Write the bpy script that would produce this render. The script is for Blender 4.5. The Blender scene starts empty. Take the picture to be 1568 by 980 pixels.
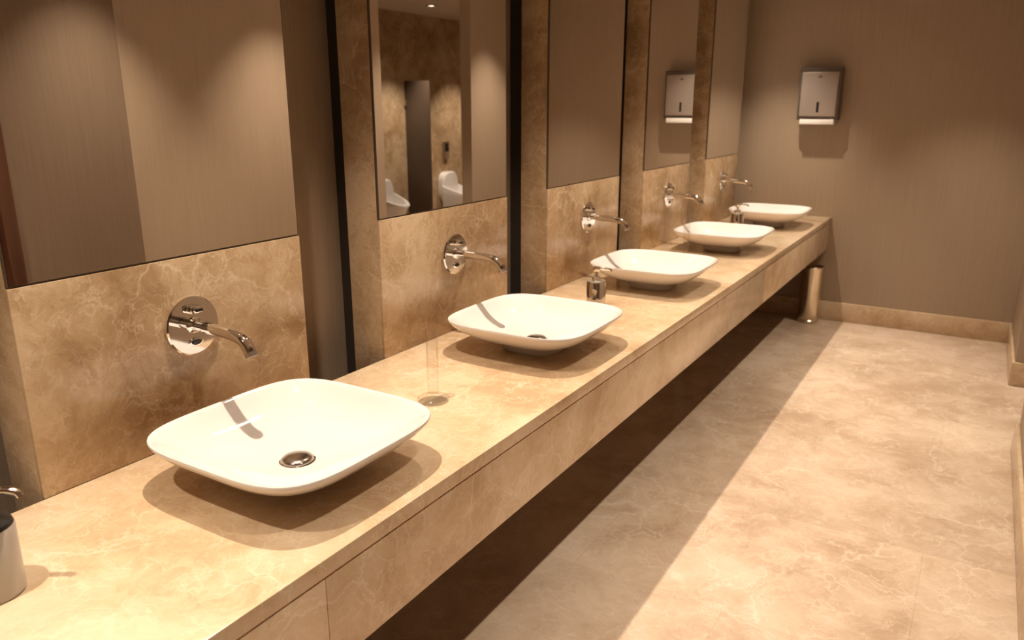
import bpy, bmesh, math
from mathutils import Vector, Matrix
K=1.25   # layout units -> metres
scene=bpy.context.scene
scene.view_settings.view_transform='Standard'
scene.view_settings.look='None'
scene.view_settings.exposure=0.22

# ------------------------------------------------------------ materials
def new_mat(name):
    m=bpy.data.materials.new(name); m.use_nodes=True
    nt=m.node_tree; b=nt.nodes['Principled BSDF']
    return m,nt,b
def simple(name,col,rough=0.5,metal=0.0,**kw):
    m,nt,b=new_mat(name)
    b.inputs['Base Color'].default_value=(*col,1)
    b.inputs['Roughness'].default_value=rough
    b.inputs['Metallic'].default_value=metal
    for k,v in kw.items():
        b.inputs[k.replace('_',' ')].default_value=v
    n=nt.nodes.new('ShaderNodeTexNoise'); n.inputs['Scale'].default_value=14
    r=nt.nodes.new('ShaderNodeMapRange')
    r.inputs['To Min'].default_value=max(0,rough*0.9); r.inputs['To Max'].default_value=min(1,rough*1.1)
    nt.links.new(n.outputs['Fac'],r.inputs['Value']); nt.links.new(r.outputs['Result'],b.inputs['Roughness'])
    return m
def ramp(nt,stops,interp='LINEAR'):
    r=nt.nodes.new('ShaderNodeValToRGB'); r.color_ramp.interpolation=interp
    e=r.color_ramp.elements
    while len(e)<len(stops): e.new(0.5)
    for i,(p,c) in enumerate(stops):
        e[i].position=p; e[i].color=(*c,1) if len(c)==3 else c
    return r
def marble(name,dark,mid,light,vein,rough=0.18,scale=1.0,veinfac=0.55,tiles=None,darkvein=0.2):
    m,nt,b=new_mat(name); L=nt.links.new; N=nt.nodes.new
    tc=N('ShaderNodeTexCoord')
    mp=N('ShaderNodeMapping'); mp.inputs['Scale'].default_value=(scale,scale,scale)
    L(tc.outputs['Object'],mp.inputs['Vector'])
    def noise(vec,s,d=4,r=0.5,dist=0.0):
        n=N('ShaderNodeTexNoise'); n.inputs['Scale'].default_value=s; n.inputs['Detail'].default_value=d
        n.inputs['Roughness'].default_value=r; n.inputs['Distortion'].default_value=dist
        L(vec,n.inputs['Vector']); return n
    warp=noise(mp.outputs['Vector'],4.0,6,0.6)
    sub=N('ShaderNodeVectorMath'); sub.operation='SUBTRACT'; sub.inputs[1].default_value=(.5,.5,.5)
    L(warp.outputs['Color'],sub.inputs[0])
    sc=N('ShaderNodeVectorMath'); sc.operation='SCALE'; sc.inputs['Scale'].default_value=0.30
    L(sub.outputs[0],sc.inputs[0])
    add=N('ShaderNodeVectorMath'); add.operation='ADD'
    L(mp.outputs['Vector'],add.inputs[0]); L(sc.outputs[0],add.inputs[1])
    n1=noise(add.outputs[0],4.2,12,0.72)
    n0=noise(mp.outputs['Vector'],1.3,3,0.5)
    cb=N('ShaderNodeMath'); cb.operation='MULTIPLY_ADD'; L(n0.outputs['Fac'],cb.inputs[0]); cb.inputs[1].default_value=0.6
    cm=N('ShaderNodeMath'); cm.operation='MULTIPLY'; L(n1.outputs['Fac'],cm.inputs[0]); cm.inputs[1].default_value=0.7
    L(cm.outputs[0],cb.inputs[2])
    r1=ramp(nt,[(0.52,dark),(0.64,mid),(0.77,light)]); L(cb.outputs[0],r1.inputs['Fac'])
    col=r1.outputs['Color']
    for s,w,f in ((3.0,0.010,veinfac),(7.5,0.015,veinfac*0.85),(18.0,0.030,veinfac*0.7)):
        v=N('ShaderNodeTexVoronoi'); v.feature='DISTANCE_TO_EDGE'; v.inputs['Scale'].default_value=s
        L(add.outputs[0],v.inputs['Vector'])
        rv=ramp(nt,[(0.0,(1,1,1)),(w,(0.25,0.25,0.25)),(w*3,(0,0,0))]); L(v.outputs['Distance'],rv.inputs['Fac'])
        nm=noise(mp.outputs['Vector'],s*0.6+1,3)
        rm=ramp(nt,[(0.40,(0,0,0)),(0.62,(1,1,1))]); L(nm.outputs['Fac'],rm.inputs['Fac'])
        mu=N('ShaderNodeMath'); mu.operation='MULTIPLY'; L(rv.outputs['Color'],mu.inputs[0]); L(rm.outputs['Color'],mu.inputs[1])
        mu2=N('ShaderNodeMath'); mu2.operation='MULTIPLY'; L(mu.outputs[0],mu2.inputs[0]); mu2.inputs[1].default_value=f
        mx=N('ShaderNodeMix'); mx.data_type='RGBA'
        L(mu2.outputs[0],mx.inputs['Factor']); L(col,mx.inputs['A']); mx.inputs['B'].default_value=(*vein,1)
        col=mx.outputs['Result']
    v=noise(add.outputs[0],4.3,6,0.5,1.0)
    rv=ramp(nt,[(0.488,(0,0,0)),(0.50,(1,1,1)),(0.512,(0,0,0))]); L(v.outputs['Fac'],rv.inputs['Fac'])
    mu=N('ShaderNodeMath'); mu.operation='MULTIPLY'; L(rv.outputs['Color'],mu.inputs[0]); mu.inputs[1].default_value=darkvein
    mx=N('ShaderNodeMix'); mx.data_type='RGBA'; L(mu.outputs[0],mx.inputs['Factor']); L(col,mx.inputs['A']); mx.inputs['B'].default_value=(*[c*0.7 for c in dark],1)
    col=mx.outputs['Result']
    if tiles:
        br=N('ShaderNodeTexBrick'); br.offset=0.5; br.inputs['Scale'].default_value=1.0
        br.inputs['Brick Width'].default_value=tiles[0]; br.inputs['Row Height'].default_value=tiles[1]
        br.inputs['Mortar Size'].default_value=0.0013; br.inputs['Mortar Smooth'].default_value=0.5
        br.inputs['Color1'].default_value=(1,1,1,1); br.inputs['Color2'].default_value=(0.88,0.87,0.86,1); br.inputs['Mortar'].default_value=(0.82,0.79,0.75,1)
        L(tc.outputs['Object'],br.inputs['Vector'])
        mt=N('ShaderNodeMix'); mt.data_type='RGBA'; mt.blend_type='MULTIPLY'; mt.inputs['Factor'].default_value=1
        L(col,mt.inputs['A']); L(br.outputs['Color'],mt.inputs['B']); col=mt.outputs['Result']
    L(col,b.inputs['Base Color'])
    rr=N('ShaderNodeMapRange'); rr.inputs['To Min'].default_value=rough*0.75; rr.inputs['To Max'].default_value=rough*1.3
    L(n1.outputs['Fac'],rr.inputs['Value']); L(rr.outputs['Result'],b.inputs['Roughness'])
    return m
def wallpaper(name,c1,c2,rough=0.5):
    m,nt,b=new_mat(name); L=nt.links.new; N=nt.nodes.new
    tc=N('ShaderNodeTexCoord'); mp=N('ShaderNodeMapping'); mp.inputs['Scale'].default_value=(150,150,2.5)
    L(tc.outputs['Object'],mp.inputs['Vector'])
    n=N('ShaderNodeTexNoise'); n.inputs['Scale'].default_value=1; n.inputs['Detail'].default_value=3
    L(mp.outputs['Vector'],n.inputs['Vector'])
    r=ramp(nt,[(0.3,c1),(0.7,c2)]); L(n.outputs['Fac'],r.inputs['Fac']); L(r.outputs['Color'],b.inputs['Base Color'])
    bp=N('ShaderNodeBump'); bp.inputs['Strength'].default_value=0.05; bp.inputs['Distance'].default_value=0.002
    L(n.outputs['Fac'],bp.inputs['Height']); L(bp.outputs['Normal'],b.inputs['Normal'])
    b.inputs['Roughness'].default_value=rough
    return m
def wood(name,c1,c2):
    m,nt,b=new_mat(name); L=nt.links.new; N=nt.nodes.new
    tc=N('ShaderNodeTexCoord'); mp=N('ShaderNodeMapping'); mp.inputs['Scale'].default_value=(20,20,1.5)
    L(tc.outputs['Object'],mp.inputs['Vector'])
    n=N('ShaderNodeTexNoise'); n.inputs['Scale'].default_value=1; n.inputs['Detail'].default_value=6; n.inputs['Distortion'].default_value=0.6
    L(mp.outputs['Vector'],n.inputs['Vector'])
    r=ramp(nt,[(0.3,c1),(0.7,c2)]); L(n.outputs['Fac'],r.inputs['Fac']); L(r.outputs['Color'],b.inputs['Base Color'])
    b.inputs['Roughness'].default_value=0.35
    return m
def thin_glass(name):
    m,nt,b=new_mat(name); L=nt.links.new; N=nt.nodes.new
    nt.nodes.remove(b); out=[n for n in nt.nodes if n.type=='OUTPUT_MATERIAL'][0]
    tr=N('ShaderNodeBsdfTransparent'); tr.inputs['Color'].default_value=(0.985,0.98,0.97,1)
    gl=N('ShaderNodeBsdfGlossy'); gl.inputs['Roughness'].default_value=0.08
    fr=N('ShaderNodeLayerWeight'); fr.inputs['Blend'].default_value=0.5
    pw=N('ShaderNodeMath'); pw.operation='POWER'; pw.inputs[1].default_value=5.0
    L(fr.outputs['Facing'],pw.inputs[0])
    r=N('ShaderNodeMapRange'); r.inputs['To Min'].default_value=0.03; r.inputs['To Max'].default_value=1.0
    L(pw.outputs[0],r.inputs['Value'])
    mx=N('ShaderNodeMixShader'); L(r.outputs['Result'],mx.inputs[0]); L(tr.outputs[0],mx.inputs[1]); L(gl.outputs[0],mx.inputs[2])
    L(mx.outputs[0],out.inputs['Surface'])
    return m

M_COUNTER=marble('counter_marble',(0.48,0.325,0.19),(0.59,0.43,0.27),(0.68,0.53,0.37),(0.82,0.70,0.54),rough=0.17,scale=1.25,veinfac=0.55,darkvein=0.15)
M_SHADED=marble('shaded_marble',(0.32,0.20,0.105),(0.46,0.315,0.18),(0.60,0.45,0.295),(0.77,0.65,0.49),rough=0.17,scale=1.35,veinfac=0.55,darkvein=0.25)  # same stone as the counter, weaker light put into darker colours
M_FLOOR=marble('floor_marble',(0.46,0.33,0.23),(0.57,0.435,0.32),(0.67,0.535,0.415),(0.83,0.72,0.60),rough=0.11,scale=0.85,veinfac=0.55,tiles=(1.1,0.75),darkvein=0.1)
M_WALL=wallpaper('brown_vinyl_wallpaper',(0.345,0.26,0.185),(0.39,0.295,0.21),0.45)
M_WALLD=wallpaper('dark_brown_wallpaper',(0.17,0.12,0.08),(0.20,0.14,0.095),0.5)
M_CEIL=simple('ceiling_paint',(0.55,0.46,0.37),0.9)
M_GAPSHADE=simple('painted_gap_shade',(0.03,0.022,0.016),0.7)  # near-black colour painting the shade behind the piers
M_CARC=simple('counter_underside',(0.12,0.08,0.05),0.7)
M_CER=simple('white_ceramic',(0.85,0.81,0.78),0.07,Coat_Weight=0.5,Coat_Roughness=0.03)
M_CHRPALE=simple('chrome_pale_reflection',(0.55,0.51,0.46),0.3)  # pale reflection on a chrome body, put into the base colour
M_CHR=simple('chrome',(0.84,0.82,0.80),0.06,1.0)
M_STEEL=simple('brushed_steel',(0.74,0.68,0.60),0.35,1.0)
M_BIN=simple('bin_steel',(0.72,0.63,0.50),0.22,1.0)
M_DRAIN=simple('drain_metal',(0.42,0.37,0.32),0.22,1.0)
M_BLACK=simple('black_plastic',(0.015,0.015,0.015),0.25)
M_GREY=simple('grey_plastic',(0.38,0.32,0.28),0.35,0.3)
M_DGREY=simple('dark_grey_plastic',(0.11,0.085,0.07),0.4)
M_PAPER=simple('paper_towel',(0.85,0.82,0.78),0.9)
M_MIRROR=simple('mirror_silver',(0.93,0.91,0.88),0.0,1.0)
M_MEDGE=simple('mirror_edge',(0.10,0.07,0.05),0.3)
M_GLASS=thin_glass('clear_glass')
M_WOOD=wood('dark_wood',(0.06,0.022,0.012),(0.12,0.05,0.025))
M_PART=simple('partition_laminate',(0.10,0.07,0.05),0.35)
mE,nt,b=new_mat('downlight_lens')
b.inputs['Emission Color'].default_value=(1,0.85,0.65,1); b.inputs['Emission Strength'].default_value=6
M_EMIT=mE

# ------------------------------------------------------------ mesh builder
class Build:
    def __init__(s): s.bm=bmesh.new(); s.mats=[]
    def mi(s,m):
        if m not in s.mats: s.mats.append(m)
        return s.mats.index(m)
    def box(s,x0,x1,y0,y1,z0,z1,mat,bev=0.0,seg=2):
        t=bmesh.new()
        bmesh.ops.create_cube(t,size=1)
        for v in t.verts:
            v.co=Vector(((x0+x1)/2+v.co.x*(x1-x0),(y0+y1)/2+v.co.y*(y1-y0),(z0+z1)/2+v.co.z*(z1-z0)))
        if bev>0: bmesh.ops.bevel(t,geom=t.edges[:],offset=bev,segments=seg,profile=0.5,affect='EDGES')
        s.merge(t,mat,smooth=bev>0)
    def merge(s,t,mat,smooth=True):
        i=s.mi(mat)
        bmesh.ops.recalc_face_normals(t,faces=t.faces[:])
        vm={v:s.bm.verts.new(v.co) for v in t.verts}
        for f in t.faces:
            try:
                nf=s.bm.faces.new([vm[v] for v in f.verts]); nf.material_index=i; nf.smooth=smooth
            except ValueError: pass
        t.free()
    def rings(s,rings,mat,cap0=True,cap1=True,loop=False,smooth=True):
        t=bmesh.new(); R=[[t.verts.new(p) for p in r] for r in rings]; n=len(R[0])
        pairs=list(zip(R[:-1],R[1:]))
        if loop: pairs.append((R[-1],R[0]))
        for a,b2 in pairs:
            for k in range(n):
                t.faces.new((a[k],a[(k+1)%n],b2[(k+1)%n],b2[k]))
        if not loop:
            if cap0: t.faces.new(R[0][::-1])
            if cap1: t.faces.new(R[-1])
        s.merge(t,mat,smooth)
    def lathe(s,prof,c,mat,axis='Z',n=40,**kw):
        rs=[]
        for r,h in prof:
            ring=[]
            for k in range(n):
                a=2*math.pi*k/n; u=r*math.cos(a); w=r*math.sin(a)
                if axis=='Z': p=(c[0]+u,c[1]+w,c[2]+h)
                elif axis=='X': p=(c[0]+h,c[1]+u,c[2]+w)
                else: p=(c[0]+u,c[1]+h,c[2]+w)
                ring.append(p)
            rs.append(ring)
        s.rings(rs,mat,**kw)
    def tube(s,pts,rad,mat,n=20):
        pts=[Vector(p) for p in pts]
        if not isinstance(rad,(list,tuple)): rad=[rad]*len(pts)
        rs=[]; up=Vector((0,1,0))
        for i,p in enumerate(pts):
            d=(pts[min(i+1,len(pts)-1)]-pts[max(i-1,0)]).normalized()
            a=up-d*up.dot(d)
            if a.length<1e-4: a=Vector((1,0,0))-d*d.x
            a.normalize(); b2=d.cross(a)
            rs.append([p+(a*math.cos(2*math.pi*k/n)+b2*math.sin(2*math.pi*k/n))*rad[i] for k in range(n)])
        s.rings(rs,mat)
    def mesh(s,name,sharp=40):
        for v in s.bm.verts: v.co*=K
        me=bpy.data.meshes.new(name); s.bm.to_mesh(me); s.bm.free()
        for m in s.mats: me.materials.append(m)
        try: me.set_sharp_from_angle(angle=math.radians(sharp))
        except Exception: pass
        return me
    def obj(s,name,loc=(0,0,0),rz=0):
        return place(s.mesh(name),name,loc,rz)
def place(me,name,loc=(0,0,0),rz=0,sc=1.0):
    o=bpy.data.objects.new(name,me); scene.collection.objects.link(o)
    o.location=Vector(loc)*K; o.rotation_euler[2]=rz; o.scale=(sc,sc,sc)
    return o
def catmull(pts,n=8):
    P=[Vector(p) for p in pts]; out=[]
    for i in range(len(P)-1):
        p0=P[max(i-1,0)];p1=P[i];p2=P[i+1];p3=P[min(i+2,len(P)-1)]
        for k in range(n):
            t=k/n
            out.append(0.5*((2*p1)+(-p0+p2)*t+(2*p0-5*p1+4*p2-p3)*t*t+(-p0+3*p1-3*p2+p3)*t**3))
    out.append(P[-1]); return out

# ------------------------------------------------------------ room
ZC=2.10; ZT=0.645; XW=-1.50; XR=0.25; YE=5.05; YB=-1.2; XN=0.225; YN=1.85
def wall(name,*a,mat=M_WALL):
    b=Build(); b.box(*a,mat); return b.obj(name)
wall('floor',-1.7,2.2,YB-0.1,7.4,-0.08,0,mat=M_FLOOR)
wall('ceiling',-1.7,2.2,YB-0.1,7.4,ZC,ZC+0.08,mat=M_CEIL)
wall('wall_left',XW-0.1,XW,YB,YE,0,ZC)
wall('wall_end',XW-0.1,XR,YE,YE+0.1,0,ZC)
wall('wall_back',XW-0.1,XN+0.1,YB-0.1,YB,0,ZC)
wall('wall_right_far',XR,XR+0.08,4.25,7.2,0,ZC)
wall('wall_right_middle',XR,XR+0.08,YN,3.38,0,ZC)
wall('wall_right_near',XN,XN+0.10,1.385,YN,0,ZC,mat=M_WALLD)
wall('wall_right_rear',XN,XN+0.10,YB,0.60,0,ZC,mat=M_WALLD)
wall('wall_right_lintel',XN,XN+0.10,0.60,1.385,1.722,ZC,mat=M_WALLD)
b=Build()
b.box(XN-0.012,XN+0.10,1.335,1.384,0,1.72,M_WOOD,0.003); b.box(XN-0.012,XN+0.10,0.601,0.65,0,1.72,M_WOOD,0.003)
b.box(XN-0.012,XN+0.10,0.65,1.335,1.67,1.72,M_WOOD,0.003); b.box(XN+0.02,XN+0.06,0.65,1.335,0.004,1.67,M_WOOD)
for (a0,a1) in ((0.15,0.75),(0.9,1.55)):
    b.box(XN+0.013,XN+0.022,0.75,1.24,a0,a1,M_WOOD,0.004)
b.tube([(XN+0.02,0.72,0.82),(XN-0.03,0.72,0.82),(XN-0.035,0.74,0.82),(XN-0.035,0.82,0.82)],0.008,M_CHR)
b.obj('door_1')
wall('wall_urinal',1.95,2.05,2.9,7.2,0,ZC,mat=M_SHADED)
wall('wall_urinal_end',XR+0.08,2.05,7.2,7.3,0,ZC,mat=M_SHADED)
wall('wall_urinal_near',XR+0.08,2.05,2.8,2.9,0,ZC)

def bboard(name,*a):
    b=Build(); b.box(*a,M_COUNTER,0.003); return b.obj(name)
HB=0.118
bboard('baseboard_end',XW,XR,YE-0.016,YE,0,HB)
bboard('baseboard_right_far',XR-0.014,XR,4.25,YE-0.016,0,HB)
bboard('baseboard_right_jamb',XR-0.014,XR+0.09,4.236,4.25,0,HB)
bboard('baseboard_right_middle',XR-0.014,XR,YN,3.38,0,HB)
bboard('baseboard_right_near',XN-0.012,XN,1.385,YN,0,HB)

# ------------------------------------------------------------ vanity counter
XF=-0.77; XP=-1.32
b=Build()
b.box(XP,XF,-0.75,YE,ZT-0.030,ZT,M_COUNTER,0.0018)
edges=[-0.75,0.724,3.439,YE]
for y0,y1 in zip(edges[:-1],edges[1:]):
    b.box(XF-0.026,XF-0.003,y0+0.0005,y1-0.0005,ZT-0.195,ZT-0.0345,M_COUNTER,0.0008)
b.box(XP,XF-0.024,-0.75,YE,ZT-0.175,ZT-0.030,M_CARC)
b.obj('vanity_counter')

# ------------------------------------------------------------ piers + mirrors
C=[0.92+0.905*i for i in range(5)]
ZM=1.021; HW=0.315
C_all=[C[0]-0.905]+C
for c in C_all:
    b=Build()
    b.box(-1.43,XP-0.008,c-HW,c+HW,0,ZC,M_SHADED,0.001)
    b.box(XP-0.0085,XP,c-HW,c+HW,ZT,ZM-0.002,M_SHADED,0.001)
    b.box(XW,-1.43,c-HW+0.04,c+HW-0.02,0,ZC,M_GAPSHADE)  # added dark block standing in for the shade behind the pier
    b.obj('marble_pier')
    b=Build()
    b.box(XP-0.008,XP-0.0015,c-HW+0.002,c+HW-0.002,ZM,ZC,M_MEDGE)
    i=b.mi(M_MIRROR)
    vm=[b.bm.verts.new(p) for p in ((XP-0.001,c-HW+0.004,ZM+0.002),(XP-0.001,c+HW-0.004,ZM+0.002),(XP-0.001,c+HW-0.004,ZC),(XP-0.001,c-HW+0.004,ZC))]
    f=b.bm.faces.new(vm); f.material_index=i
    b.obj('wall_mirror')

# ------------------------------------------------------------ sinks
def sup(r,z,n,cnt=120):
    out=[]
    for k in range(cnt):
        a=2*math.pi*k/cnt; ca=math.cos(a); sa=math.sin(a)
        q=(abs(ca)**n+abs(sa)**n)**(-1/n)
        out.append((r*q*ca,r*q*sa,z))
    return out
b=Build()
prof=[(0.080,0.0,3.4),(0.083,0.003,3.4),(0.083,0.014,3.4),(0.090,0.021,3.4),(0.122,0.031,3.4),(0.158,0.046,3.6),(0.186,0.064,3.8),(0.202,0.079,4.1),(0.2085,0.088,4.2),(0.2100,0.0925,4.2),
      (0.2088,0.0950,4.2),(0.2055,0.0950,4.2),(0.2010,0.091,4.1),(0.191,0.079,3.8),(0.173,0.061,3.4),(0.147,0.044,3.1),(0.112,0.032,2.7),(0.070,0.025,2.3),(0.030,0.0205,2),(0.012,0.020,2)]
b.rings([sup(r,z,n) for r,z,n in prof],M_CER)
b.lathe([(0.030,0.0205),(0.030,0.025),(0.0265,0.029),(0.018,0.0315),(0.006,0.0325)],(0,0,0),M_DRAIN)
b.lathe([(0.0335,0.0203),(0.0335,0.0225),(0.031,0.023)],(0,0,0),M_CHR,cap1=False)
sink_me=b.mesh('vessel_sink',60)
for c in C: place(sink_me,'vessel_sink',(-1.024,c-0.008,ZT))

# ------------------------------------------------------------ faucets
b=Build()
b.lathe([(0.059,0.0),(0.060,0.002),(0.060,0.008),(0.057,0.0105),(0.02,0.0108)],(0,0,0),M_CHR,axis='X',n=56)
path=catmull([(0.008,0,0.002),(0.05,0,0.002),(0.10,0,0.001),(0.138,0,-0.003),(0.160,0,-0.013),(0.172,0,-0.029)],6)
b.tube(path,[0.0095]*len(path),M_CHR)
path2=catmull([(0.045,0,0.002),(0.10,0,0.001),(0.138,0,-0.003),(0.160,0,-0.013),(0.173,0,-0.031)],6)
b.tube(path2,0.0118,M_CHR)
b.tube([(0.1715,0,-0.028),(0.1755,0,-0.0365)],0.0128,M_STEEL)
b.lathe([(0.016,0.008),(0.016,0.014),(0.012,0.017)],(0,0,0.002),M_CHR,axis='X',n=32)
b.box(0.008,0.026,-0.013,0.013,0.028,0.043,M_CHR,0.003)
b.box(0.024,0.029,-0.004,0.012,0.031,0.037,M_BLACK,0.001)
for mat,ry,rz_,h0,h1 in ((M_CHR,0.016,0.0085,0.009,0.0130),(M_BLACK,0.0115,0.0055,0.0125,0.0145)):
    b.rings([[(h,ry*s_*math.cos(2*math.pi*k/28),-0.033+rz_*s_*math.sin(2*math.pi*k/28)) for k in range(28)] for h,s_ in ((h0,1),(h1,1),(h1+0.0005,0.9))],mat)
fa_me=b.mesh('wall_faucet',35)
for c in C: place(fa_me,'wall_faucet',(XP,c+0.01,ZT+0.236))

# ------------------------------------------------------------ soap dispensers
def soap_mesh(body,cap):
    b=Build()
    b.lathe([(0.030,0),(0.0315,0.002),(0.0315,0.078),(0.029,0.083),(0.014,0.086),(0.0135,0.095),(0.010,0.096)],(0,0,0),body)
    b.lathe([(0.0305,0.0805),(0.029,0.0845),(0.0145,0.0875),(0.0145,0.097),(0.008,0.099)],(0,0,0),cap)
    b.lathe([(0.005,0.097),(0.005,0.118)],(0,0,0),M_CHR,n=20)
    b.lathe([(0.010,0.115),(0.0115,0.118),(0.0115,0.127),(0.008,0.130)],(0,0,0),M_CHR,n=28)
    b.tube(catmull([(0.0,0,0.123),(0.02,0,0.124),(0.042,0,0.122),(0.047,0,0.116)],5),0.0042,M_CHR,n=14)
    return b.mesh('soap_dispenser',35)
soap=soap_mesh(M_CHR,M_STEEL)
place(soap_mesh(M_CHRPALE,M_BLACK),'soap_dispenser',(-1.110,0.422,ZT),0.6,1.28)
place(soap,'soap_dispenser',(-1.078,2.325,ZT),0.3,1.05)
place(soap,'soap_dispenser',(-1.125,4.22,ZT),0.3,1.15)

# ------------------------------------------------------------ bud vases
b=Build()
b.lathe([(0.034,0),(0.0365,0.002),(0.0365,0.009),(0.033,0.012),(0.016,0.0135),(0.0135,0.017),(0.0135,0.173),(0.0128,0.175),(0.0112,0.173),(0.0112,0.022),(0.004,0.019)],(0,0,0),M_GLASS,n=48)
vase=b.mesh('glass_bud_vase',35)
place(vase,'glass_bud_vase',(-1.02,1.327,ZT))
place(vase,'glass_bud_vase',(-1.10,3.31,ZT))

# ------------------------------------------------------------ paper towel dispenser
b=Build()
x0,x1,z0,z1=-1.018,-0.785,1.222,1.522
b.box(x0,x1,YE-0.088,YE,z0,z1,M_DGREY,0.008,3)
b.box(x0+0.014,x1-0.014,YE-0.098,YE-0.080,z0+0.022,z1-0.026,M_GREY,0.006,3)
b.box((x0+x1)/2-0.007,(x0+x1)/2+0.007,YE-0.1005,YE-0.095,z0+0.045,z0+0.105,M_BLACK,0.002)
b.box((x0+x1)/2-0.010,(x0+x1)/2+0.010,YE-0.0995,YE-0.096,z1-0.058,z1-0.048,M_DGREY,0.001)
b.box(x0+0.02,x1-0.02,YE-0.090,YE-0.02,z0-0.024,z0+0.006,M_PAPER,0.003)
b.obj('paper_towel_dispenser')

# ------------------------------------------------------------ waste bin
b=Build()
b.lathe([(0.058,0),(0.062,0.004),(0.062,0.014),(0.058,0.018),(0.063,0.19),(0.067,0.335),(0.070,0.340),(0.070,0.350),(0.067,0.353),(0.062,0.352),(0.058,0.30),(0.052,0.03)],(0,0,0),M_BIN,n=48)
b.obj('waste_bin',(-0.83,4.94,0))

# ------------------------------------------------------------ urinals
def urinal(name,y):
    b=Build(); N=36
    def D(w,d,z,off=0.0,tilt=0.0):
        out=[]
        for k in range(N):
            a=2*math.pi*k/N
            cx=math.cos(a); sy=math.sin(a)
            ww=w*(abs(sy)**0.85)*(1 if sy>=0 else -1)
            dd=d*cx if cx>0 else 0.25*d*cx
            px=0.26*d+off+dd
            out.append((-px,ww,z-tilt*px))
        return out
    L=[D(0.05,0.10,0.0),D(0.08,0.15,0.03),D(0.115,0.20,0.14),D(0.135,0.235,0.27,0,0.1),D(0.14,0.245,0.36,0,0.35),D(0.138,0.243,0.366,0,0.35),
       D(0.118,0.205,0.366,0.012,0.35),D(0.112,0.195,0.34,0.012,0.3),D(0.095,0.16,0.22,0.01,0.1),D(0.05,0.10,0.12,0.01),D(0.01,0.03,0.10,0.03)]
    b.rings(L,M_CER)
    sh=[]
    for xx,s in ((-0.001,1.0),(-0.05,1.0),(-0.065,0.9)):
        ring=[]
        for k in range(N):
            a=2*math.pi*k/N
            q=(abs(math.cos(a))**3+abs(math.sin(a))**3)**(-1/3)
            ring.append((xx,0.13*s*q*math.cos(a),0.33+0.15*s*q*math.sin(a)))
        sh.append(ring)
    b.rings(sh,M_CER)
    b.box(-0.022,-0.001,-0.04,0.04,0.60,0.77,M_STEEL,0.006); b.box(-0.026,-0.02,-0.030,0.030,0.67,0.75,M_BLACK,0.003)
    b.obj(name,(1.949,y,0.20))
urinal('urinal',5.28); urinal('urinal',6.28)
b=Build()
b.box(1.68,1.949,5.68,5.705,0.0,1.52,M_PART,0.004)
b.box(1.93,1.949,5.665,5.72,0.25,0.30,M_STEEL,0.002); b.box(1.93,1.949,5.665,5.72,1.30,1.35,M_STEEL,0.002)
b.obj('privacy_partition')

# ------------------------------------------------------------ ceiling downlights
WARM=(1.0,0.84,0.67)
fix=None
def downlight(x,y,power,size=85,blend=0.6,col=WARM,rad=0.018):
    global fix
    if fix is None:
        b=Build()
        b.lathe([(0.040,0),(0.048,-0.002),(0.048,-0.006),(0.036,-0.007),(0.034,-0.0015)],(0,0,0),M_STEEL,n=36,cap0=False,cap1=False)
        b.lathe([(0.034,-0.0015),(0.001,-0.0015)],(0,0,0),M_EMIT,n=36,cap0=False)
        fix=b.mesh('ceiling_downlight')
    o=place(fix,'ceiling_downlight',(x,y,ZC))
    ld=bpy.data.lights.new('spot_lamp','SPOT'); ld.energy=power; ld.color=col
    ld.spot_size=math.radians(size); ld.spot_blend=blend; ld.shadow_soft_size=rad
    l=bpy.data.objects.new('spot_lamp',ld); scene.collection.objects.link(l)
    l.parent=o; l.location=(0,0,-0.02)
for c in C_all: downlight(-1.085,c+0.03,120,size=76,blend=0.85)
for k in range(-1,5):
    downlight(-0.08,0.80+0.905*k,120,size=76,blend=0.9)
downlight(1.45,5.45,100); downlight(1.45,6.42,100); downlight(1.1,3.9,60)

# ------------------------------------------------------------ world + camera
w=bpy.data.worlds.new('world'); scene.world=w; w.use_nodes=True
w.node_tree.nodes['Background'].inputs['Color'].default_value=(0.02,0.015,0.01,1)
cam=bpy.data.cameras.new('camera'); co=bpy.data.objects.new('camera',cam); scene.collection.objects.link(co)
cam.sensor_width=36; cam.lens=1175/1568*36; cam.clip_start=0.02
co.location=Vector((0,0,1.305))*K
co.rotation_euler=(math.radians(90-15.6),0,math.radians(31.3))
cam.dof.use_dof=True; cam.dof.focus_distance=2.0; cam.dof.aperture_fstop=4.0
scene.camera=co
